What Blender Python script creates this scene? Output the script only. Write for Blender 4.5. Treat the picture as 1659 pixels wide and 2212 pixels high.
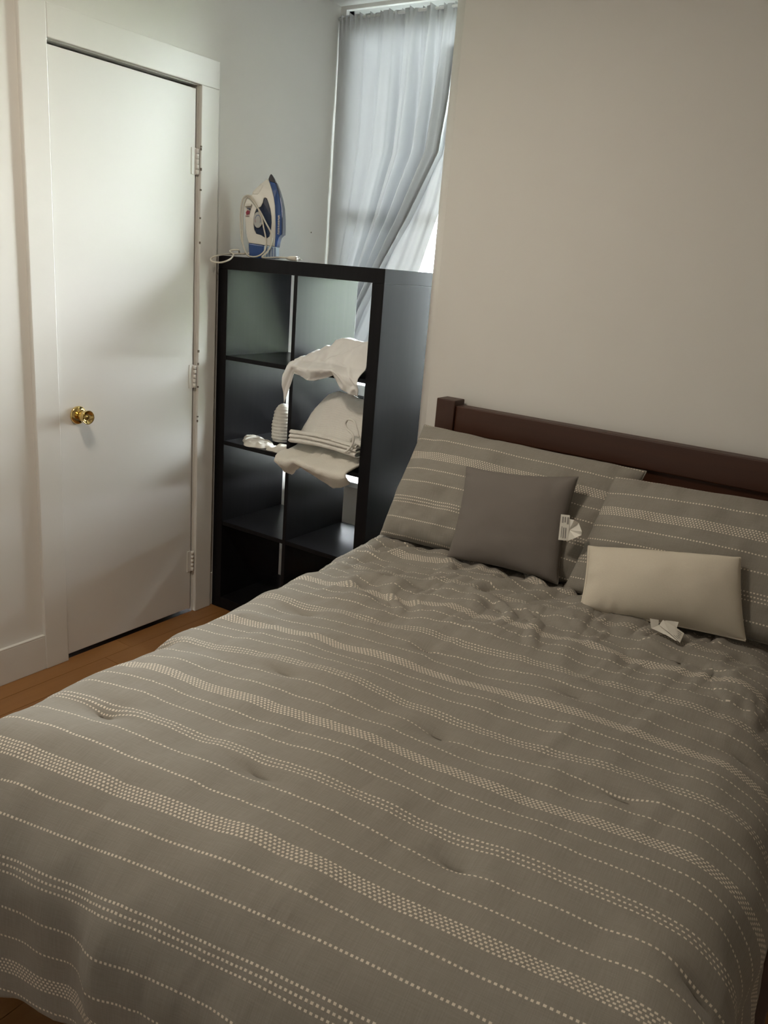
import bpy, bmesh, math, random
import numpy as np
from mathutils import Vector, Matrix

random.seed(7)
for o in list(bpy.data.objects):
    bpy.data.objects.remove(o)
S = bpy.context.scene
COL = S.collection

# ------------------------------------------------------------------ camera
W, H = 1659, 2212
YAW, PITCH, ROLL, FPX = 0.5762, 0.2901, 0.0829, 1749.93
CAM = np.array([2.4404, -2.5147, 1.4882])


def cam_basis():
    f = np.array([-math.sin(YAW) * math.cos(PITCH), math.cos(YAW) * math.cos(PITCH), -math.sin(PITCH)])
    r = np.array([math.cos(YAW), math.sin(YAW), 0.0])
    u = np.cross(r, f)
    c, s = math.cos(ROLL), math.sin(ROLL)
    return np.array([c * r + s * u, -s * r + c * u, f])


RB = cam_basis()


def un(x, y, ax, val):
    """photo pixel -> point on the plane axis=val (0 x, 1 y, 2 z)"""
    d = RB.T @ np.array([(x - W / 2) / FPX, -(y - H / 2) / FPX, 1.0])
    t = (val - CAM[ax]) / d[ax]
    return CAM + t * d


cd = bpy.data.cameras.new('camera')
cam = bpy.data.objects.new('camera', cd)
COL.objects.link(cam)
m = Matrix(((RB[0][0], RB[1][0], -RB[2][0], CAM[0]),
            (RB[0][1], RB[1][1], -RB[2][1], CAM[1]),
            (RB[0][2], RB[1][2], -RB[2][2], CAM[2]),
            (0, 0, 0, 1)))
cam.matrix_world = m
cd.sensor_fit = 'HORIZONTAL'
cd.sensor_width = 36.0
cd.lens = 36.0 * FPX / W
cd.clip_start = 0.02
S.camera = cam

# ------------------------------------------------------------------ world, lights, exposure
wd = bpy.data.worlds.new('overcast_sky')
S.world = wd
wd.use_nodes = True
bg = wd.node_tree.nodes['Background']
bg.inputs['Color'].default_value = (0.90, 0.95, 1.0, 1)
bg.inputs['Strength'].default_value = 100.0

S.view_settings.view_transform = 'Standard'
S.view_settings.look = 'None'
S.view_settings.exposure = 0.0
S.view_settings.gamma = 1.0
S.view_settings.use_curve_mapping = False

# the room's ceiling lamp (its bulb)
ld = bpy.data.lights.new('ceiling_bulb', 'AREA')
ld.shape = 'DISK'
ld.size = 0.26
ld.energy = 17.0
ld.color = (1.0, 0.885, 0.73)
lo = bpy.data.objects.new('ceiling_bulb', ld)
COL.objects.link(lo)
lo.location = (1.0, -1.55, 2.49)

# daylight portal in the window opening (only guides sampling of the sky)
pd = bpy.data.lights.new('window_portal', 'AREA')
pd.shape = 'RECTANGLE'
pd.size = 1.02
pd.size_y = 2.06
pd.cycles.is_portal = True
po = bpy.data.objects.new('window_portal', pd)
COL.objects.link(po)
po.location = (0.515, 0.72, 1.53)
po.rotation_euler = (math.radians(-90), 0, 0)


# ------------------------------------------------------------------ material helpers
def mat(name):
    mm = bpy.data.materials.new(name)
    mm.use_nodes = True
    nt = mm.node_tree
    return mm, nt, nt.nodes['Principled BSDF']


def nd(nt, t, **kw):
    n = nt.nodes.new(t)
    for k, v in kw.items():
        setattr(n, k, v)
    return n


def mth(nt, op, a, b=None, c=None, clamp=False):
    n = nt.nodes.new('ShaderNodeMath')
    n.operation = op
    n.use_clamp = clamp
    for i, v in enumerate((a, b, c)):
        if v is None:
            continue
        if isinstance(v, (int, float)):
            n.inputs[i].default_value = v
        else:
            nt.links.new(v, n.inputs[i])
    return n.outputs[0]


def mixc(nt, fac, a, b):
    n = nt.nodes.new('ShaderNodeMix')
    n.data_type = 'RGBA'
    for sock, v in ((n.inputs[0], fac), (n.inputs[6], a), (n.inputs[7], b)):
        if isinstance(v, (int, float)):
            sock.default_value = v
        elif isinstance(v, tuple):
            sock.default_value = v + (1,) if len(v) == 3 else v
        else:
            nt.links.new(v, sock)
    return n.outputs[2]


def noise_tex(nt, scale, detail=3, vec=None, rough=0.5):
    n = nt.nodes.new('ShaderNodeTexNoise')
    n.inputs['Scale'].default_value = scale
    n.inputs['Detail'].default_value = detail
    n.inputs['Roughness'].default_value = rough
    if vec is not None:
        nt.links.new(vec, n.inputs['Vector'])
    return n.outputs['Fac']


def mapping(nt, kind='Object', scale=(1, 1, 1), rot=(0, 0, 0)):
    tc = nt.nodes.new('ShaderNodeTexCoord')
    mp = nt.nodes.new('ShaderNodeMapping')
    mp.inputs['Scale'].default_value = scale
    mp.inputs['Rotation'].default_value = rot
    nt.links.new(tc.outputs[kind], mp.inputs['Vector'])
    return mp.outputs['Vector']


def bump(nt, bsdf, height, strength=0.2, dist=0.01):
    b = nt.nodes.new('ShaderNodeBump')
    b.inputs['Strength'].default_value = strength
    b.inputs['Distance'].default_value = dist
    nt.links.new(height, b.inputs['Height'])
    nt.links.new(b.outputs['Normal'], bsdf.inputs['Normal'])


def simple(name, col, rough=0.5, metal=0.0, var=0.08, nscale=30.0, bmp=0.0, spec=0.5, stretch=(1, 1, 1)):
    """plain procedural material: base colour with soft noise variation and optional bump"""
    mm, nt, b = mat(name)
    v = mapping(nt, 'Object', stretch)
    f = noise_tex(nt, nscale, 4, v)
    dark = tuple(c * (1 - var) for c in col)
    lite = tuple(min(1, c * (1 + var)) for c in col)
    nt.links.new(mixc(nt, f, dark, lite), b.inputs['Base Color'])
    b.inputs['Roughness'].default_value = rough
    b.inputs['Metallic'].default_value = metal
    b.inputs['Specular IOR Level'].default_value = spec
    if bmp:
        bump(nt, b, f, bmp, 0.004)
    return mm


M = {}
M['wall'] = simple('wall_paint', (0.76, 0.74, 0.70), 0.55, var=0.02, nscale=6, bmp=0.05, spec=0.3)
M['trim'] = simple('trim_gloss_paint', (0.76, 0.74, 0.70), 0.38, var=0.03, nscale=9, bmp=0.08)
M['door'] = simple('door_paint', (0.76, 0.74, 0.705), 0.42, var=0.025, nscale=5, bmp=0.06)
M['ceiling'] = simple('ceiling_paint', (0.80, 0.79, 0.76), 0.7, var=0.02, nscale=5)
M['chip'] = simple('bare_wood_chip', (0.16, 0.13, 0.10), 0.8)
M['gap'] = simple('dark_gap', (0.05, 0.035, 0.03), 0.9)
M['winpaint'] = simple('window_paint', (0.80, 0.81, 0.80), 0.4, var=0.02)
M['darkpanel'] = simple('charcoal_panel', (0.045, 0.05, 0.055), 0.35)
M['brass'] = simple('polished_brass', (0.80, 0.60, 0.25), 0.12, 1.0, var=0.05, nscale=60)
M['lampglass'] = simple('opal_lamp_glass', (0.9, 0.88, 0.82), 0.4)
M['headboard'] = None
M['sheet'] = simple('white_cotton', (0.80, 0.79, 0.77), 0.85, var=0.03, nscale=40, bmp=0.1, spec=0.1)
M['tag'] = simple('tag_satin', (0.80, 0.77, 0.70), 0.6, var=0.04)
M['ink'] = simple('tag_ink', (0.30, 0.28, 0.26), 0.8)
M['tack'] = simple('dark_thread', (0.07, 0.062, 0.045), 0.9)
M['iron_white'] = simple('iron_white_plastic', (0.72, 0.70, 0.64), 0.35, var=0.02)
M['iron_blue'] = simple('iron_blue_plastic', (0.030, 0.080, 0.25), 0.25, var=0.05)
M['iron_navy'] = simple('iron_navy_plastic', (0.016, 0.03, 0.07), 0.15, var=0.05)
M['iron_pale'] = simple('iron_pale_blue_plastic', (0.38, 0.47, 0.58), 0.3, var=0.04)
M['iron_black'] = simple('iron_dark_tip', (0.04, 0.04, 0.05), 0.4)
M['iron_sole'] = simple('iron_soleplate', (0.05, 0.06, 0.10), 0.3, 0.5)
M['iron_grey'] = simple('iron_dial_grey', (0.45, 0.46, 0.45), 0.4)
M['label_red'] = simple('label_red', (0.28, 0.03, 0.06), 0.5)
M['label_navy'] = simple('label_navy', (0.05, 0.05, 0.10), 0.5)
M['cord'] = simple('cord_rubber', (0.60, 0.56, 0.48), 0.5, var=0.03)
M['prong'] = simple('plug_prong', (0.6, 0.58, 0.52), 0.25, 1.0)
M['foliage'] = simple('leaf_green', (0.34, 0.42, 0.26), 0.6, var=0.4, nscale=3)
M['bark'] = simple('bark_brown', (0.13, 0.09, 0.06), 0.9, bmp=0.3)
M['lawn'] = simple('lawn', (0.055, 0.065, 0.038), 0.9, var=0.3, nscale=2)
M['siding'] = simple('grey_siding', (0.42, 0.44, 0.45), 0.7)
M['roofing'] = simple('grey_roofing', (0.20, 0.20, 0.21), 0.9)
M['matress'] = simple('mattress_ticking', (0.72, 0.70, 0.66), 0.9)


def make_laminate():
    """black wood-effect laminate with a soft sheen and finger smudges"""
    mm, nt, b = mat('black_brown_laminate')
    v = mapping(nt, 'Object', (1, 1, 1))
    g = noise_tex(nt, 60, 3, mapping(nt, 'Object', (1, 1, 0.04)))
    nt.links.new(mixc(nt, g, (0.006, 0.006, 0.007), (0.012, 0.011, 0.012)), b.inputs['Base Color'])
    sm = noise_tex(nt, 14, 5, v)
    r = nt.nodes.new('ShaderNodeMapRange')
    r.inputs[1].default_value = 0.35
    r.inputs[2].default_value = 0.7
    r.inputs[3].default_value = 0.28
    r.inputs[4].default_value = 0.30
    nt.links.new(sm, r.inputs[0])
    nt.links.new(r.outputs[0], b.inputs['Roughness'])
    b.inputs['Specular IOR Level'].default_value = 0.5
    b.inputs['IOR'].default_value = 1.2
    return mm


M['laminate'] = make_laminate()


def make_wood(name, c1, c2, scale, rough, stretch, spec=0.5):
    mm, nt, b = mat(name)
    v = mapping(nt, 'Object', stretch)
    f = noise_tex(nt, scale, 6, v, 0.6)
    f2 = noise_tex(nt, scale * 0.15, 2, v)
    oi = nt.nodes.new('ShaderNodeObjectInfo')
    k = mth(nt, 'ADD', mth(nt, 'MULTIPLY', f, 0.55), mth(nt, 'MULTIPLY', f2, 0.25))
    k = mth(nt, 'ADD', k, mth(nt, 'MULTIPLY', oi.outputs['Random'], 0.25), clamp=True)
    nt.links.new(mixc(nt, k, c1, c2), b.inputs['Base Color'])
    b.inputs['Roughness'].default_value = rough
    b.inputs['Specular IOR Level'].default_value = spec
    bump(nt, b, f, 0.08, 0.002)
    return mm


M['floor'] = make_wood('oak_floor_board', (0.20, 0.085, 0.022), (0.36, 0.17, 0.055), 40, 0.38, (1, 0.06, 1))
M['headboard'] = make_wood('dark_walnut_stain', (0.026, 0.008, 0.0035), (0.085, 0.027, 0.010), 30, 0.45, (0.08, 1, 1))
M['headboard_v'] = make_wood('dark_walnut_stain_upright', (0.024, 0.008, 0.0035), (0.065, 0.021, 0.009), 30, 0.45, (1, 1, 0.08))


def make_stripe(name, P=0.332, v0=0.0, base=(0.28, 0.258, 0.225), dash=0.0080):
    """charcoal chambray with rows of pale woven stitches; UV is in metres"""
    mm, nt, b = mat(name)
    tc = nt.nodes.new('ShaderNodeTexCoord')
    sep = nt.nodes.new('ShaderNodeSeparateXYZ')
    nt.links.new(tc.outputs['UV'], sep.inputs[0])
    u, v = sep.outputs[0], sep.outputs[1]
    vv = mth(nt, 'SUBTRACT', v, v0)
    q = mth(nt, 'MULTIPLY', vv, 1.0 / P)
    w = mth(nt, 'SUBTRACT', vv, mth(nt, 'MULTIPLY', mth(nt, 'FLOOR', mth(nt, 'ADD', q, 0.5)), P))
    rows = [(-0.0116, 0), (-0.0058, 1), (0.0, 0), (0.0058, 1), (0.0116, 0),
            (0.050, 1), (0.094, 0),
            (0.148, 0), (0.158, 1), (0.1675, 0),
            (0.2185 - P, 1), (0.272 - P, 0)]
    hw = 0.0017

    def dashes(ph):
        a = mth(nt, 'ADD', mth(nt, 'MULTIPLY', u, 1.0 / dash), 0.5 * ph)
        fr = mth(nt, 'ABSOLUTE', mth(nt, 'SUBTRACT', mth(nt, 'FRACT', a), 0.5))
        # 1 in the middle of each stitch, falling to 0 in the gap
        return mth(nt, 'MULTIPLY', mth(nt, 'SUBTRACT', 0.30, fr), 14.0, clamp=True)

    ds = [dashes(0), dashes(1)]
    tot = [None, None]
    for off, ph in rows:
        if off > P / 2:
            off -= P
        dd = mth(nt, 'ABSOLUTE', mth(nt, 'SUBTRACT', w, off))
        r = mth(nt, 'MULTIPLY', mth(nt, 'SUBTRACT', hw * 1.25, dd), 1.0 / (hw * 0.5), clamp=True)
        tot[ph] = r if tot[ph] is None else mth(nt, 'MAXIMUM', tot[ph], r)
    mask = mth(nt, 'MAXIMUM', mth(nt, 'MULTIPLY', tot[0], ds[0]), mth(nt, 'MULTIPLY', tot[1], ds[1]))
    # heathered weave, threads in both directions
    mp1 = nt.nodes.new('ShaderNodeMapping')
    mp1.inputs['Scale'].default_value = (600, 26, 1)
    nt.links.new(tc.outputs['UV'], mp1.inputs['Vector'])
    mp2 = nt.nodes.new('ShaderNodeMapping')
    mp2.inputs['Scale'].default_value = (26, 600, 1)
    nt.links.new(tc.outputs['UV'], mp2.inputs['Vector'])
    n1 = noise_tex(nt, 1.0, 2, mp1.outputs[0])
    n2 = noise_tex(nt, 1.0, 2, mp2.outputs[0])
    mp3 = nt.nodes.new('ShaderNodeMapping')
    mp3.inputs['Scale'].default_value = (3, 3, 1)
    nt.links.new(tc.outputs['UV'], mp3.inputs['Vector'])
    n3 = noise_tex(nt, 2.0, 3, mp3.outputs[0])
    h = mth(nt, 'ADD', mth(nt, 'MULTIPLY', n1, 0.45), mth(nt, 'MULTIPLY', n2, 0.35))
    h = mth(nt, 'ADD', h, mth(nt, 'MULTIPLY', n3, 0.2))
    d = tuple(c * 0.62 for c in base)
    l = tuple(c * 1.38 for c in base)
    cloth = mixc(nt, h, d, l)
    nt.links.new(mixc(nt, mask, cloth, (0.74, 0.66, 0.56)), b.inputs['Base Color'])
    b.inputs['Roughness'].default_value = 0.9
    b.inputs['Specular IOR Level'].default_value = 0.12
    b.inputs['Sheen Weight'].default_value = 0.08
    hh = mth(nt, 'ADD', mth(nt, 'MULTIPLY', mask, 1.0), mth(nt, 'MULTIPLY', h, 0.25))
    bump(nt, b, hh, 0.35, 0.0015)
    return mm


M['stripe'] = make_stripe('striped_comforter_cloth', v0=1.742)
M['stripe_sham'] = make_stripe('striped_sham_cloth', v0=0.118)
M['cushion'] = simple('grey_cushion_cloth', (0.195, 0.175, 0.158), 0.9, var=0.04, nscale=500, bmp=0.08, spec=0.1)
M['lumbar'] = simple('ivory_cushion_cloth', (0.66, 0.60, 0.50), 0.9, var=0.04, nscale=300, bmp=0.1, spec=0.1)


def make_weave(name, col, kind):
    mm, nt, b = mat(name)
    if kind == 'waffle':
        tc = nt.nodes.new('ShaderNodeTexCoord')
        sep = nt.nodes.new('ShaderNodeSeparateXYZ')
        nt.links.new(tc.outputs['UV'], sep.inputs[0])
        a = mth(nt, 'ABSOLUTE', mth(nt, 'SINE', mth(nt, 'MULTIPLY', sep.outputs[0], 480.0)))
        c = mth(nt, 'ABSOLUTE', mth(nt, 'SINE', mth(nt, 'MULTIPLY', sep.outputs[1], 480.0)))
        h = mth(nt, 'MULTIPLY', a, c)
        bump(nt, b, h, 0.5, 0.002)
    else:
        h = noise_tex(nt, 350, 3, mapping(nt, 'Object'))
        bump(nt, b, h, 0.6, 0.003)
    f = noise_tex(nt, 25, 3, mapping(nt, 'Object'))
    nt.links.new(mixc(nt, f, tuple(x * 0.95 for x in col), tuple(min(1, x * 1.05) for x in col)), b.inputs['Base Color'])
    b.inputs['Roughness'].default_value = 0.95
    b.inputs['Specular IOR Level'].default_value = 0.05
    return mm


M['waffle'] = make_weave('white_waffle_weave', (0.80, 0.78, 0.73), 'waffle')
M['terry'] = make_weave('white_terry', (0.78, 0.75, 0.68), 'terry')


def make_curtain(name, col, trans, rough=0.35):
    mm = bpy.data.materials.new(name)
    mm.use_nodes = True
    nt = mm.node_tree
    b = nt.nodes['Principled BSDF']
    out = nt.nodes['Material Output']
    f = noise_tex(nt, 60, 3, mapping(nt, 'Object', (1, 1, 0.3)))
    c = mixc(nt, f, tuple(x * 0.97 for x in col), tuple(min(1, x * 1.03) for x in col))
    nt.links.new(c, b.inputs['Base Color'])
    b.inputs['Roughness'].default_value = rough
    b.inputs['Specular IOR Level'].default_value = 0.4
    t = nt.nodes.new('ShaderNodeBsdfTranslucent')
    nt.links.new(c, t.inputs['Color'])
    mx = nt.nodes.new('ShaderNodeMixShader')
    mx.inputs[0].default_value = trans
    nt.links.new(b.outputs[0], mx.inputs[1])
    nt.links.new(t.outputs[0], mx.inputs[2])
    nt.links.new(mx.outputs[0], out.inputs['Surface'])
    return mm


M['curtain'] = make_curtain('silver_lined_curtain', (0.54, 0.55, 0.565), 0.034)
M['liner'] = make_curtain('white_sheer_liner', (0.80, 0.81, 0.84), 0.012)


def make_glass():
    mm = bpy.data.materials.new('window_glass')
    mm.use_nodes = True
    nt = mm.node_tree
    out = nt.nodes['Material Output']
    nt.nodes.remove(nt.nodes['Principled BSDF'])
    t = nt.nodes.new('ShaderNodeBsdfTransparent')
    t.inputs[0].default_value = (0.93, 0.95, 0.94, 1)
    g = nt.nodes.new('ShaderNodeBsdfGlossy')
    g.inputs['Roughness'].default_value = 0.02
    fr = nt.nodes.new('ShaderNodeFresnel')
    fr.inputs[0].default_value = 1.45
    mx = nt.nodes.new('ShaderNodeMixShader')
    nt.links.new(fr.outputs[0], mx.inputs[0])
    nt.links.new(t.outputs[0], mx.inputs[1])
    nt.links.new(g.outputs[0], mx.inputs[2])
    nt.links.new(mx.outputs[0], out.inputs['Surface'])
    return mm


M['glass'] = make_glass()
mm, nt, b = mat('lamp_glow')
b.inputs['Base Color'].default_value = (1, 0.95, 0.85, 1)
b.inputs['Emission Color'].default_value = (1.0, 0.80, 0.58, 1)
b.inputs['Emission Strength'].default_value = 4.0
M['glow'] = mm


# ------------------------------------------------------------------ geometry helpers
def link(name, me, material, parent=None, smooth=False):
    o = bpy.data.objects.new(name, me)
    COL.objects.link(o)
    if material is not None:
        me.materials.clear()
        me.materials.append(material)
    if parent is not None:
        o.parent = parent
    if smooth:
        for p in me.polygons:
            p.use_smooth = True
    return o


def frombm(name, bm, material, parent=None, smooth=False):
    me = bpy.data.meshes.new(name)
    bm.normal_update()
    bm.to_mesh(me)
    bm.free()
    return link(name, me, material, parent, smooth)


def empty(name, loc=(0, 0, 0), rz=0.0):
    o = bpy.data.objects.new(name, None)
    o.empty_display_size = 0.05
    COL.objects.link(o)
    o.location = loc
    o.rotation_euler = (0, 0, rz)
    return o


def tag(o, label, cat, group=None, kind=None):
    o['label'] = label
    o['category'] = cat
    if group:
        o['group'] = group
    if kind:
        o['kind'] = kind
    return o


def struct(o, label, cat):
    o['kind'] = 'structure'
    o['label'] = label
    o['category'] = cat
    return o


def add_box(bm, x0, x1, y0, y1, z0, z1, bev=0.0):
    r = bmesh.ops.create_cube(bm, size=1.0)
    vs = r['verts']
    bmesh.ops.scale(bm, vec=(x1 - x0, y1 - y0, z1 - z0), verts=vs)
    bmesh.ops.translate(bm, vec=((x0 + x1) / 2, (y0 + y1) / 2, (z0 + z1) / 2), verts=vs)
    if bev:
        es = list({e for v in vs for e in v.link_edges})
        bmesh.ops.bevel(bm, geom=es, offset=bev, segments=2, affect='EDGES', profile=0.6)


def box(name, x0, x1, y0, y1, z0, z1, material, parent=None, bev=0.0):
    bm = bmesh.new()
    add_box(bm, x0, x1, y0, y1, z0, z1, bev)
    return frombm(name, bm, material, parent)


def boxes(name, lst, material, parent=None, bev=0.0):
    bm = bmesh.new()
    for b_ in lst:
        add_box(bm, *b_, bev)
    return frombm(name, bm, material, parent)


def lathe(name, prof, material, parent=None, n=40, axis='z'):
    """prof: list of (r, h)"""
    bm = bmesh.new()
    rings = []
    for r, h in prof:
        ring = []
        for i in range(n):
            a = 2 * math.pi * i / n
            p = (r * math.cos(a), r * math.sin(a), h)
            if axis == 'x':
                p = (h, r * math.cos(a), r * math.sin(a))
            ring.append(bm.verts.new(p))
        rings.append(ring)
    for a, b_ in zip(rings[:-1], rings[1:]):
        for i in range(n):
            bm.faces.new((a[i], a[(i + 1) % n], b_[(i + 1) % n], b_[i]))
    bm.faces.new(rings[0][::-1])
    bm.faces.new(rings[-1])
    bmesh.ops.recalc_face_normals(bm, faces=bm.faces)
    return frombm(name, bm, material, parent, True)


def catmull(pts, n=8):
    pts = [np.array(p, float) for p in pts]
    P = [2 * pts[0] - pts[1]] + pts + [2 * pts[-1] - pts[-2]]
    out = []
    for i in range(1, len(P) - 2):
        p0, p1, p2, p3 = P[i - 1:i + 3]
        for k in range(n):
            t = k / n
            out.append(0.5 * ((2 * p1) + (-p0 + p2) * t + (2 * p0 - 5 * p1 + 4 * p2 - p3) * t * t + (-p0 + 3 * p1 - 3 * p2 + p3) * t ** 3))
    out.append(P[-2])
    return out


def tube(name, pts, rad, material, parent=None, n=8, closed=False):
    pts = [np.array(p, float) for p in pts]
    bm = bmesh.new()
    rings = []
    up = np.array([0.3, 0.2, 0.93])
    L = len(pts)
    for i, p in enumerate(pts):
        if closed:
            t = pts[(i + 1) % L] - pts[i - 1]
        else:
            t = pts[min(i + 1, L - 1)] - pts[max(i - 1, 0)]
        t = t / (np.linalg.norm(t) + 1e-9)
        a = np.cross(t, up)
        if np.linalg.norm(a) < 1e-3:
            a = np.cross(t, np.array([1, 0, 0.1]))
        a = a / np.linalg.norm(a)
        b_ = np.cross(t, a)
        up = -np.cross(t, a) if False else up
        r = rad[i] if hasattr(rad, '__len__') else rad
        rings.append([bm.verts.new(p + r * (math.cos(2 * math.pi * k / n) * a + math.sin(2 * math.pi * k / n) * b_)) for k in range(n)])
    rng = range(L) if closed else range(L - 1)
    for i in rng:
        A, B = rings[i], rings[(i + 1) % L]
        for k in range(n):
            bm.faces.new((A[k], A[(k + 1) % n], B[(k + 1) % n], B[k]))
    if not closed:
        bm.faces.new(rings[0][::-1])
        bm.faces.new(rings[-1])
    bmesh.ops.recalc_face_normals(bm, faces=bm.faces)
    return frombm(name, bm, material, parent, True)


def vnoise(x, y, seed=0):
    """smooth value noise, vectorised, range about -1..1"""
    x = np.asarray(x, float)
    y = np.asarray(y, float)
    xi = np.floor(x).astype(np.int64)
    yi = np.floor(y).astype(np.int64)
    xf = x - xi
    yf = y - yi

    def h(a, b):
        n = (a * 374761393 + b * 668265263 + seed * 982451653) & 0xffffffff
        n = ((n ^ (n >> 13)) * 1274126177) & 0xffffffff
        n = n ^ (n >> 16)
        return (n & 0xffff) / 32767.5 - 1.0

    u = xf * xf * xf * (xf * (xf * 6 - 15) + 10)
    v = yf * yf * yf * (yf * (yf * 6 - 15) + 10)
    a = h(xi, yi) * (1 - u) + h(xi + 1, yi) * u
    b_ = h(xi, yi + 1) * (1 - u) + h(xi + 1, yi + 1) * u
    return a * (1 - v) + b_ * v


def fbm(x, y, seed=0, oct=3):
    s = 0
    a = 1.0
    for i in range(oct):
        s = s + a * vnoise(x * 2 ** i + 17.3 * i, y * 2 ** i - 9.1 * i, seed + i)
        a *= 0.5
    return s


def ridge(x, y, seed=0):
    return 1.0 - np.abs(vnoise(x, y, seed)) * 2.0


def sstep(a, b_, x):
    t = np.clip((x - a) / (b_ - a), 0, 1)
    return t * t * (3 - 2 * t)


def grid(name, X, Y, Z, material, parent=None, U=None, V=None, solid=0.0, subsurf=0):
    """surface from 2-D arrays of coordinates with optional UV in metres"""
    n, k = X.shape
    co = np.stack([X, Y, Z], -1).reshape(-1, 3)
    idx = np.arange(n * k).reshape(n, k)
    f = np.stack([idx[:-1, :-1], idx[1:, :-1], idx[1:, 1:], idx[:-1, 1:]], -1).reshape(-1, 4)
    me = bpy.data.meshes.new(name)
    me.from_pydata(co.tolist(), [], f.tolist())
    if U is not None:
        uv = me.uv_layers.new(name='UVMap')
        li = np.empty(len(me.loops), np.int32)
        me.loops.foreach_get('vertex_index', li)
        uvs = np.stack([U.reshape(-1)[li], V.reshape(-1)[li]], -1)
        uv.data.foreach_set('uv', uvs.reshape(-1).astype(np.float32))
    o = link(name, me, material, parent, True)
    if solid:
        md = o.modifiers.new('thickness', 'SOLIDIFY')
        md.thickness = solid
        md.offset = -1.0
    return o


def prism(name, pts, axes, org, half, material, parent=None, bev=0.0, taper=None, smooth=False):
    """outline pts (a, b) in the plane spanned by axes[0], axes[1]; pushed +-half along axes[2].
    taper(b) scales the half width at height b."""
    A, B, N = axes
    bm = bmesh.new()
    fr, bk = [], []
    for a, b_ in pts:
        h = half * (taper(b_) if taper else 1.0)
        base = org + a * A + b_ * B
        fr.append(bm.verts.new(base + h * N))
        bk.append(bm.verts.new(base - h * N))
    f1 = bm.faces.new(fr)
    bm.faces.new(bk[::-1])
    L = len(pts)
    for i in range(L):
        bm.faces.new((fr[i], bk[i], bk[(i + 1) % L], fr[(i + 1) % L]))
    bmesh.ops.recalc_face_normals(bm, faces=bm.faces)
    o = frombm(name, bm, material, parent)
    if bev:
        md = o.modifiers.new('bevel', 'BEVEL')
        md.width = bev
        md.segments = 3
        md.limit_method = 'ANGLE'
        md.angle_limit = math.radians(50)
    return o


# ------------------------------------------------------------------ room shell
ZC = 2.545       # ceiling
YB = 0.0         # headboard wall
YW = 0.58        # window wall in the alcove
XR, YF = 3.7, -3.8
XE = 1.75        # far end of the alcove behind the partition
XA = 0.904       # alcove return

# left wall with the doorway cut out
DY0, DY1, DZ = -0.866, -0.222, 2.078
wl = boxes('wall_left', [
    (-0.12, 0, YF, DY0, 0, ZC), (-0.12, 0, DY1, YW + 0.12, 0, ZC), (-0.12, 0, DY0, DY1, DZ, ZC)], M['wall'])
struct(wl, 'white painted wall with the closet door, running into the window alcove', 'wall')
nail = lathe('nail_hole', [(0.0005, 0.0), (0.003, 0.0002), (0.003, 0.0012), (0.0005, 0.0016)], M['chip'], wl, 10, 'x')
nail.location = (0, 0.455, 1.62)

# headboard wall: a block whose free corner is softly rounded plaster
pl = [(XR, YB)]
ax_, by_ = 0.05, 0.05
for i in range(0, 19):
    a = math.pi / 2 * i / 18
    pl.append((XA + ax_ - ax_ * math.sin(a), YB + by_ - by_ * math.cos(a)))
pl += [(XA, YB + 0.13), (XR, YB + 0.13)]
bm = bmesh.new()
lo_ = [bm.verts.new((x, y, 0)) for x, y in pl]
hi_ = [bm.verts.new((x, y, ZC)) for x, y in pl]
bm.faces.new(lo_)
bm.faces.new(hi_[::-1])
for i in range(len(pl)):
    j = (i + 1) % len(pl)
    bm.faces.new((lo_[i], hi_[i], hi_[j], lo_[j]))
bmesh.ops.recalc_face_normals(bm, faces=bm.faces)
wb = frombm('wall_back', bm, M['wall'])
for p in wb.data.polygons:
    if abs(p.normal.z) < 0.5 and len(p.vertices) == 4 and 0.02 < abs(p.normal.x) < 0.999:
        p.use_smooth = True
struct(wb, 'beige wall behind the headboard ending in a soft rounded corner', 'wall')

# window wall of the alcove, opening cut out
WX0, WX1, WZ0, WZ1 = 0.03, 1.0, 0.50, 2.53
ww = boxes('wall_window', [
    (0, WX0, YW, YW + 0.12, 0, ZC), (WX1, XE, YW, YW + 0.12, 0, ZC),
    (WX0, WX1, YW, YW + 0.12, 0, WZ0), (WX0, WX1, YW, YW + 0.12, WZ1, ZC)], M['wall'])
struct(ww, 'white alcove wall around the window behind the shelf', 'wall')
struct(box('wall_alcove', XE, XE + 0.1, YB + 0.13, YW + 0.12, 0, ZC, M['wall']), 'end wall of the window alcove behind the headboard wall', 'wall')
struct(box('wall_right', XR, XR + 0.1, YF, YB, 0, ZC, M['wall']), 'plain wall on the far side of the bed', 'wall')
struct(box('wall_front', -0.12, XR + 0.1, YF - 0.1, YF, 0, ZC, M['wall']), 'plain wall facing the headboard', 'wall')
struct(box('ceiling', -0.12, XR + 0.1, YF - 0.1, YW + 0.12, ZC, ZC + 0.1, M['ceiling']), 'white flat ceiling', 'ceiling')

# floor: separate boards laid along the door wall
fl = box('floor', -0.12, XR + 0.1, YF - 0.1, YW + 0.12, -0.06, -0.012, M['gap'])
struct(fl, 'warm brown wooden board floor', 'floor')
bw = 0.092
rng = random.Random(3)
x = 0.0
while x < XR - 0.01:
    x1 = min(x + bw, XR)
    y = YF
    first = True
    while y < YW - 0.01:
        ln = rng.uniform(0.3, 1.0) if first else rng.uniform(0.7, 1.3)
        first = False
        y1 = min(y + ln, YW)
        if y1 > YB and x > XE - bw:
            y1 = min(y1, YB)
            if y1 - y < 0.02:
                break
        if YW - y1 < 0.1 and x < XE - bw:
            y1 = YW
        g = 0.0008
        bo = box('floor_board', x + g, x1 - g, y + g, y1 - g, -0.012, rng.uniform(-0.0006, 0.0), M['floor'], fl)
        y = y1
        if y >= YB and x > XE - bw:
            break
    x = x1

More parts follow.
